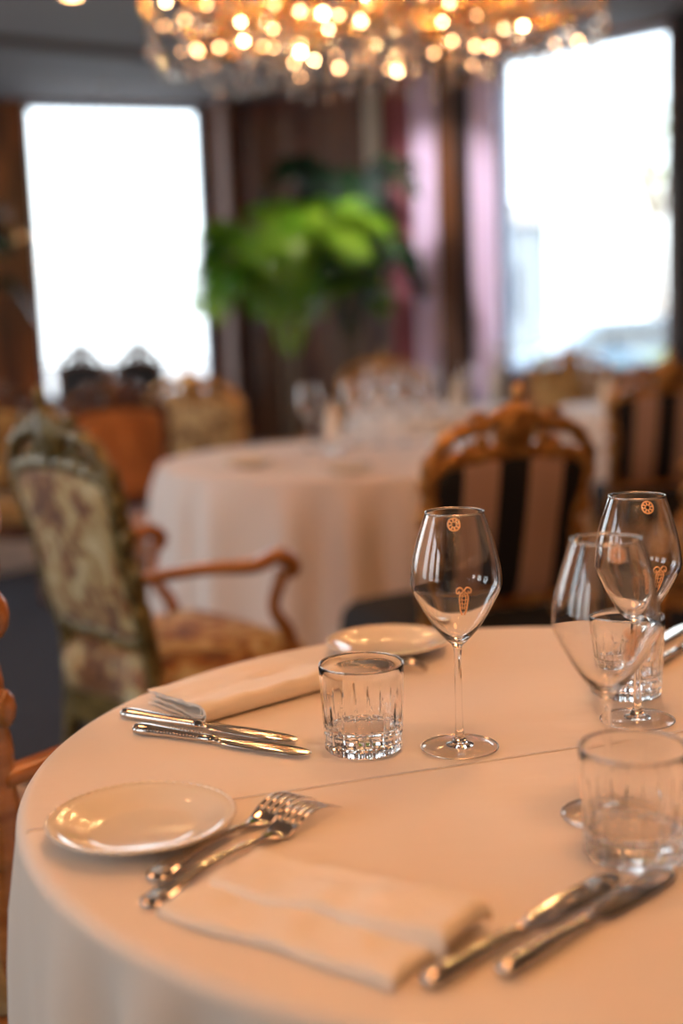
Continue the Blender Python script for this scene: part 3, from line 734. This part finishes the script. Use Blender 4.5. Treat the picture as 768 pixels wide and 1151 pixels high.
def fork(label, a, b, flip=1):
    (ax, ay), (bx, by) = a, b
    L = math.hypot(bx-ax, by-ay); k = L/.20
    e = empty('dinner_fork', (ax, ay, TZ+.0012), math.atan2(by-ay, bx-ax)-PI/2); tag(e, label, 'fork', 'dinner forks on the near table')
    def zc(y):  # side profile: end rests on the cloth, neck lifted, tines dip
        return .0022+.0075*math.sin(PI*min(1, y/.135))**1.0*.8+(.0 if y < .135 else .010*math.sin(PI*min(1, (y-.135)/.065)))
    secs = [(0, .0014, .0008), (.0015, .0060, .0016), (.006, .0100, .0022), (.018, .0108, .0024), (.035, .0082, .0022), (.065, .0048, .0022), (.095, .0036, .0024), (.118, .0038, .0024)]
    v, f = loft([(y*k, w, t, zc(y)) for y, w, t in spline(secs, 4)], 14)
    h = MB().add(v, f).build('handle', M['silver'], e)
    mb = MB()
    for q in range(4):
        mb.tube([(-.006+q*.0005, (.007+q*.0035)*k, zc(.01)+.0022), (0, (.010+q*.0035)*k, zc(.01)+.0030), (.006-q*.0005, (.007+q*.0035)*k, zc(.01)+.0022)], .0009, 6)
    mb.build('shell_ornament', M['silver'], h)
    v, f = loft([(y*k, w, t, zc(y)) for y, w, t in spline([(.117, .0037, .0022), (.122, .0055, .0016), (.129, .0105, .0014), (.137, .0124, .0013), (.145, .0126, .0012)], 4)], 14)
    hd = MB().add(v, f).build('head', M['silver'], e)
    for q in range(4):
        x = -.0106+q*.00707
        P = [(x, (.143+.057*i/8)*k, zc(.143+.057*i/8)) for i in range(9)]
        MB().tube(P, [.0023*(1-.55*(i/8)**2) for i in range(9)], 8, flat=.5).build('tine', M['silver'], hd)
    return e
fork('fork beside the bread plate, nearer the plate', (-.152, .880), (-.040, 1.036))
fork('fork beside the bread plate, nearer the folded napkin', (-.150, .836), (-.018, 1.016))
fork('fork half hidden behind the middle tumbler and far napkin', (-.045, 1.456), (.096, 1.432))

# ---------------------------------------------------------------- folded napkins
def napkin(label, p0, p1, width, layers, seed, taper=True, th=.0022):
    """p0->p1 long axis (p1 = rolled fold end); layers = (v0, v1, z0, length0, length1, puff)"""
    rnd = random.Random(seed); L = math.hypot(p1[0]-p0[0], p1[1]-p0[1])
    o = MB(); ph = [rnd.uniform(0, 6) for _ in range(6)]
    for (v0, v1, z0, l0, l1, puff, hgt) in layers:
        x0, x1 = l0*L, l1*L
        cen = []
        for i in range(31): cen.append((x0+(x1-x0-puff)*i/30, z0+th))
        for i in range(1, 12):
            a = -PI/2+PI*i/12; cen.append((x1-puff+puff*math.cos(a)*1.1, z0+th+puff+puff*math.sin(a)))
        top = z0+th+2*puff
        for i in range(31):
            t = i/30; cen.append((x1-puff-(x1-x0-puff)*t, top-(top-(z0+hgt))*(1-(1-t)**2)))
        nv = 18; VF = [0, .012, .035, .07]+[.07+.86*q/11 for q in range(1, 11)]+[.93, .965, .988, 1]; nv = len(VF)-1
        N = len(cen); up, lo = [], []
        for i in range(N):
            a = cen[max(0, i-1)]; b = cen[min(N-1, i+1)]; dx, dz = b[0]-a[0], b[1]-a[1]; q = math.hypot(dx, dz) or 1
            up.append((cen[i][0]-dz/q*th/2, cen[i][1]+dx/q*th/2)); lo.append((cen[i][0]+dz/q*th/2, cen[i][1]-dx/q*th/2))
        ring = up+lo[::-1]; nr = len(ring); vs, fs = [], []
        for j in range(nv+1):
            v = v0+(v1-v0)*VF[j]
            jj = min(j, nv-j); sq = (.30, .68, .90, .98)[jj] if (taper and jj < 4) else 1
            for (x, z) in ring:
                tf = (x-x0)/(x1-x0)
                wob = .0009*(1+math.sin(9*tf+ph[0]+2*v/width))+.0004*math.sin(21*tf+ph[1]+5*v/width)
                ey = .0030*math.sin(5*tf+ph[2])+.0018*math.sin(13*tf+ph[3])
                kz = (z-z0)/(hgt+.001)
                fl = noise.noise(Vector((x*16+v*9+seed*7, v*26-x*8, z0*40)))+.5*noise.noise(Vector((x*45+seed, v*60+x*25, 3)))
                wob += .0055*max(0, fl+.25)*(1 if kz > .55 else 0)*sq
                vs.append((x, v+ey*(1 if j in (0, nv) else .6), max(.0004, z0*(.5+.5*sq)+(z-z0)*sq+wob*min(1, max(0, kz))*.75)))
        for j in range(nv):
            for i in range(nr): fs.append((j*nr+i, j*nr+(i+1) % nr, (j+1)*nr+(i+1) % nr, (j+1)*nr+i))
        fs.append(tuple(range(nr-1, -1, -1))); fs.append(tuple(nv*nr+i for i in range(nr)))
        o.add(vs, fs)
    ob = o.build('napkin', M['napkin'], auto=60); ob.location = (p0[0], p0[1], TZ+.0008); ob.rotation_euler = (0, 0, math.atan2(p1[1]-p0[1], p1[0]-p0[0]))
    tag(ob, label, 'napkin', 'folded napkins on the near table')
    return ob
napkin('folded cream napkin in front, between the forks and the ornate knives', (-.108, .868), (.050, .752), .10,
       [(-.052, .050, 0, 0, 1, .0026, .0048), (-.008, .054, .0062, .05, 1.05, .0066, .0048)], 1)
napkin('folded cream napkin at the back left behind two knives', (-.154, 1.405), (-.078, 1.319), .19,
       [(-.095, .095, 0, .02, 1, .0085, .0150), (-.092, .090, .0050, 0, .90, .0036, .0060), (-.094, .088, .0048, .30, .965, .0052, .0085)], 2, taper=False, th=.0016)

# ---------------------------------------------------------------- dishes on the far tables
FG = 'wine glasses on the far tables'
for i, x in enumerate((.055, .145, .235, .325)):
    lb = ['first', 'second', 'third', 'fourth'][i]
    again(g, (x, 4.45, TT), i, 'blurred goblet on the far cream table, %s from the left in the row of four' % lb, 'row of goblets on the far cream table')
k = 0
for (x, y, lb) in [(.18, 6.25, 'blurred wine glass at the left on the middle distance table'), (.30, 6.08, 'blurred wine glass beside the leftmost on the middle distance table'),
                   (.45, 6.1, 'blurred wine glass near the centre of the middle distance table'), (.64, 6.12, 'blurred wine glass at the right of the middle distance table'),
                   (1.2, 5.95, 'blurred wine glass at the left on the table before the right-hand window'), (1.42, 5.9, 'blurred wine glass in the middle of the table before the right-hand window'),
                   (1.62, 6.0, 'blurred wine glass at the right on the table before the right-hand window'), (-.10, 4.35, 'blurred goblet standing apart, left of the row of four')]:
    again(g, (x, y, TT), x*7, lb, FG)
again(tb, (-.02, 4.2, TT), 0, 'blurred tumbler on the far cream table left of the goblets', 'tumblers on the far tables')
again(tb, (.42, 4.30, TT), 0, 'blurred tumbler on the far cream table right of the goblets', 'tumblers on the far tables')
again(pl, (-.28, 3.85, TZ+.0012), 0, 'bread plate on the far cream table near its left rim', 'plates on the far cream table')
again(pl, (.02, 3.62, TZ+.0012), 0, 'bread plate on the far cream table at its near rim', 'plates on the far cream table')
def cone_napkin(label, loc, s=1.0):
    mb = MB(); n = 24; vs, fs = [], []
    for j in range(9):
        t = j/8; z = .17*t; r = .045*(1-t)**.8+.002
        for i in range(n):
            a = 2*PI*i/n; rr = r*(1+.16*math.sin(5*a+2*t)); vs.append((rr*math.cos(a), rr*math.sin(a), z))
    for j in range(8):
        for i in range(n): fs.append((j*n+i, j*n+(i+1) % n, (j+1)*n+(i+1) % n, (j+1)*n+i))
    fs.append(tuple(range(n-1, -1, -1))); fs.append(tuple(8*n+i for i in range(n)))
    o = mb.add(vs, fs).build('cone_napkin', M['napkin']); o.location = loc; o.scale = (s, s, s); tag(o, label, 'napkin', 'cone folded napkins on the far tables'); return o
cn = cone_napkin('cone folded napkin on the middle distance table, left', (.22, 6.45, TT))
again(cn, (.62, 6.45, TT), 1, 'cone folded napkin on the middle distance table, right')
again(cn, (1.35, 6.25, TT), 2, 'cone folded napkin on the table before the right-hand window')
again(cn, (-.02, 4.52, TT), 2, 'cone folded napkin on the far cream table beside the goblets')
fn = MB()
vs, fs = [], []
for j in range(7):
    for i in range(11):
        x, y = -.09+.018*i, -.04+.0133*j
        ed = min(i, 10-i, 2)/2*min(j, 6-j, 1)
        vs.append((x, y, .002+ed*(.018+.004*math.sin(i*1.3+j))))
for j in range(6):
    for i in range(10): fs.append((j*11+i, j*11+i+1, (j+1)*11+i+1, (j+1)*11+i))
o = fn.add(vs, fs).build('napkin', M['napkin'], subd=1); o.location = (-.30, 4.02, TT); o.rotation_euler = (0, 0, .5)
md = o.modifiers.new('s', 'SOLIDIFY'); md.thickness = .003; md.offset = 1
tag(o, 'flat folded napkin lying on the far cream table at its left', 'napkin')
# vase of white flowers by the right-hand window
vz = empty('flower_vase', (.92, 7.2, 0)); tag(vz, 'white flower arrangement on a stand between the lilac curtains', 'vase')
MB().lathe([(.001, 0), (.17, 0), (.17, .02), (.03, .05), (.025, .62), (.13, .70), (.13, .72), (.001, .72)], 28).build('stand', M['walnut'], vz, auto=40)
MB().lathe([(.001, .722), (.05, .722), (.06, .76), (.045, .84), (.055, .90), (.050, .90), (.040, .84), (.054, .765), (.001, .735)], 28).build('vase', M['shade'], vz)
rnd = random.Random(5)
for q in range(16):
    a, r = rnd.uniform(0, 6.28), rnd.uniform(0, .11); c = Vector((r*math.cos(a), r*math.sin(a), .98+rnd.uniform(-.05, .09)))
    mb = MB()
    for pt in range(6):
        b_ = pt*PI/3; d = Vector((math.cos(b_), math.sin(b_), .5)).normalized()*.028
        s_ = Vector((-math.sin(b_), math.cos(b_), 0))*.013
        mb.add([c, c+d*.6+s_, c+d, c+d*.6-s_], [(0, 1, 2, 3)])
    mb.ball(c, .009, 6).tube([c, (0, 0, .86)], .002, 4).build('flower', M['petal'], vz, smooth=False)

# ---------------------------------------------------------------- chandeliers
def chandelier(label, loc):
    rnd = random.Random(77)
    e = empty('chandelier', loc); tag(e, label, 'chandelier', 'crystal chandeliers')
    # z = 0 at the lowest drops
    mb = MB().lathe([(.002, .10), (.03, .11), (.05, .15), (.03, .19), (.018, .24), (.018, .40), (.06, .45), (.07, .50), (.03, .56), (.015, .62), (.015, .96), (.05, .965), (.06, .969), (.002, .969)], 24)
    mb.build('column', M['brass'], e)
    for (rr, zz, rad) in ((.30, .17, .012), (.52, .26, .010), (.66, .30, .010)):
        n = 72; MB().tube([(rr*math.cos(2*PI*i/n), rr*math.sin(2*PI*i/n), zz) for i in range(n)], [rad*(1+.3*abs(math.sin(i*PI/3))) for i in range(n)], 8, closed=True).build('hoop', M['brass'], e)
    def scroll(a, r1, zl, zt):
        pts = [(.05, .30), (r1*.3, .20), (r1*.62, zl), (r1*.9, zl+.03), (r1*1.0, zl+.10), (r1*.94, zt)]
        return [(r*math.cos(a), r*math.sin(a), z) for r, z in spline(pts, 6)]
    arm_defs = [(2*PI*i/12, .72, .10, .30) for i in range(12)]+[(2*PI*(i+.5)/10, .46, .13, .36) for i in range(10)]
    tips = []
    for (a, r1, zl, zt) in arm_defs:
        P = scroll(a, r1, zl, zt); am = MB().tube(P, [.013-.004*i/len(P) for i in range(len(P))], 8)
        # small return curl
        c = Vector((r1*.72*math.cos(a), r1*.72*math.sin(a), zl+.075)); d = Vector((math.cos(a), math.sin(a), 0))
        am.tube([c+d*(.065*math.cos(t)*(1-t/12))+Vector((0, 0, .065*math.sin(t)*(1-t/12)-.02)) for t in [q*.45 for q in range(16)]], .012, 8)
        am = am.build('arm', M['brass'], e)
        x, y, z = P[-1]; tips.append((x, y, z)); T = Matrix.Translation((x, y, z))
        MB().lathe([(.001, -.01), (.03, 0), (.05, .012), (.048, .016), (.02, .006), (.001, .004)], 16, T).build('drip_pan', M['crystal'], am)
        MB().lathe([(.001, .0), (.011, .0), (.011, .075), (.001, .075)], 12, T, ).build('candle_sleeve', M['sleeve'], am)
        MB().lathe([(.001, .076), (.007, .078), (.013, .092), (.012, .105), (.005, .125), (.001, .134)], 10, T).build('candle_bulb', M['flame'], am)
    # small glowing balls added among the drops as crystal glints
    for i in range(96):
        a = 2*PI*i/96*5.03+.1; r = (.24, .36, .46, .56, .66, .71)[i % 6]; z = rnd.uniform(.03, .22)+(.05 if r > .6 else 0)
        MB().ball((r*math.cos(a), r*math.sin(a), z), rnd.uniform(.004, .008), 8).build('added_glint', M['glint' if i % 4 < 1 else 'dimglint'], e)
    # cut crystal drops
    def drop(mb, x, y, z, s):
        n = 6; a0 = rnd.uniform(0, 1)
        vs = [(x, y, z+1.3*s)]; 
        for (r, h) in ((.35, .9), (.75, .1), (.45, -.6)):
            vs += [(x+r*s*math.cos(a0+2*PI*i/n), y+r*s*math.sin(a0+2*PI*i/n), z+h*s) for i in range(n)]
        vs.append((x, y, z-1.0*s)); fs = []
        for i in range(n):
            j = (i+1) % n
            fs += [(0, 1+i, 1+j), (1+i, 7+i, 7+j, 1+j), (7+i, 13+i, 13+j, 7+j), (13+i, 19, 13+j)]
        mb.add(vs, fs)
    spots = []
    for (x, y, z) in tips:
        for q in range(6):
            a = 2*PI*q/6; spots.append((x+.045*math.cos(a), y+.045*math.sin(a), z-.05-rnd.uniform(0, .02), .016))
    for (rr, zz, n, nd) in ((.30, .17, 30, 3), (.52, .24, 44, 3), (.70, .16, 60, 3), (.14, .12, 16, 3), (.60, .14, 48, 2), (.42, .13, 36, 2)):
        for i in range(n):
            a = 2*PI*i/n+rnd.uniform(-.02, .02); sw = .035*abs(math.sin(i*PI/5))
            for d in range(nd):
                spots.append((rr*math.cos(a), rr*math.sin(a), zz-.028-.036*d-sw+rnd.uniform(-.004, .004), .013+.004*(d == nd-1)))
    spots.sort(key=lambda p: (p[1], p[2]))
    for p in spots[:100]:
        mb = MB(); drop(mb, *p); mb.build('crystal_drop', M['crystal'], e, smooth=False)
    mb = MB()
    for p in spots[100:]: drop(mb, *p)
    o = mb.build('crystal_drops', M['crystal'], e, smooth=False); o['kind'] = 'stuff'
    return e
ch = chandelier('lit crystal chandelier with brass arms hanging above the far cream table', (.16, 4.05, 1.98))
again(ch, (.12, -1.15, 1.98), .2, 'lit crystal chandelier behind the camera, mirrored in the wine glasses')
downlight(.55, 1.9, 'added ceiling downlight above the back of the near table', 10, tgt=(.25, 1.25, .75), size=60, r=.08)  # unseen lamp added for warm highlights
downlight(-.25, .1, 'added ceiling downlight above and behind the near table', 10, tgt=(.1, 1.0, .75), size=60, r=.08)  # unseen, added for sparkle on the tableware
M['opal'] = pbr('opal fill glow', (1, .8, .6), .3, emit=(1, .47, .20), estr=18)
def fill_lamp(x, y, r, label):  # unseen glowing lamps added for broad warm light
    e = empty('added_opal_lamp', (x, y, CZ)); tag(e, label, 'light', 'added opal fill lamps')
    MB().lathe([(.001, -.001), (r, -.001), (r+.01, -.015), (r+.01, -.035), (r-.01, -.035), (r-.01, -.02), (.001, -.02)], 40).build('rim', M['brass'], e, auto=40)
    MB().lathe([(.001, -.022), (r-.012, -.024), (r-.03, -.05), (r*.7, -.085), (r*.3, -.10), (.001, -.104)], 40).build('added_diffuser', M['opal'], e)
fill_lamp(.35, .75, .32, 'added opal fill lamp above the near table')
fill_lamp(.55, 2.1, .25, 'added opal fill lamp above the striped chair')
fill_lamp(-1.5, 2.5, .25, 'added opal fill lamp above the left of the floral armchair')

# ---------------------------------------------------------------- daylight
w = bpy.data.worlds.new('World'); bpy.context.scene.world = w; w.use_nodes = True
nt = w.node_tree; bg = nt.nodes['Background']
sk = nt.nodes.new('ShaderNodeTexSky'); sk.sky_type = 'NISHITA' if 'NISHITA' in [i.identifier for i in sk.bl_rna.properties['sky_type'].enum_items] else sk.sky_type
sk.sun_disc = False; sk.sun_elevation = R(40); sk.sun_rotation = R(200); sk.air_density = 1.2; sk.dust_density = 6
mix = nt.nodes.new('ShaderNodeMixRGB'); mix.inputs[0].default_value = .9; mix.inputs[2].default_value = (.86, .95, 1.0, 1)
nt.links.new(sk.outputs[0], mix.inputs[1]); nt.links.new(mix.outputs[0], bg.inputs['Color']); bg.inputs['Strength'].default_value = 4.2

# ---------------------------------------------------------------- camera
cd = bpy.data.cameras.new('camera'); co = bpy.data.objects.new('camera', cd); C.objects.link(co)
F = 1400.; PITCH = math.atan(200/F); ROLL = .036
cd.sensor_fit = 'VERTICAL'; cd.sensor_height = 36; cd.sensor_width = 24; cd.lens = F/1151*36
co.location = (0, 0, 1.15)
# the camera is turned clockwise a little, so uprights lean
co.matrix_world = Matrix.Translation((0, 0, 1.15)) @ Matrix.Rotation(PI/2-PITCH, 4, 'X') @ Matrix.Rotation(-ROLL, 4, 'Z')
cd.clip_start = .05; cd.clip_end = 200
cd.dof.use_dof = True; cd.dof.focus_distance = 1.20; cd.dof.aperture_fstop = 1.9; cd.dof.aperture_blades = 0
s = bpy.context.scene
s.camera = co
s.view_settings.view_transform = 'Standard'; s.view_settings.look = 'None'; s.view_settings.gamma = 1; s.view_settings.use_curve_mapping = False
s.view_settings.exposure = 0
try:
    s.cycles.max_bounces = 16; s.cycles.transmission_bounces = 14; s.cycles.glossy_bounces = 6; s.cycles.diffuse_bounces = 4
    s.cycles.sample_clamp_indirect = 12; s.cycles.blur_glossy = .3; s.cycles.use_denoising = True
except Exception: pass
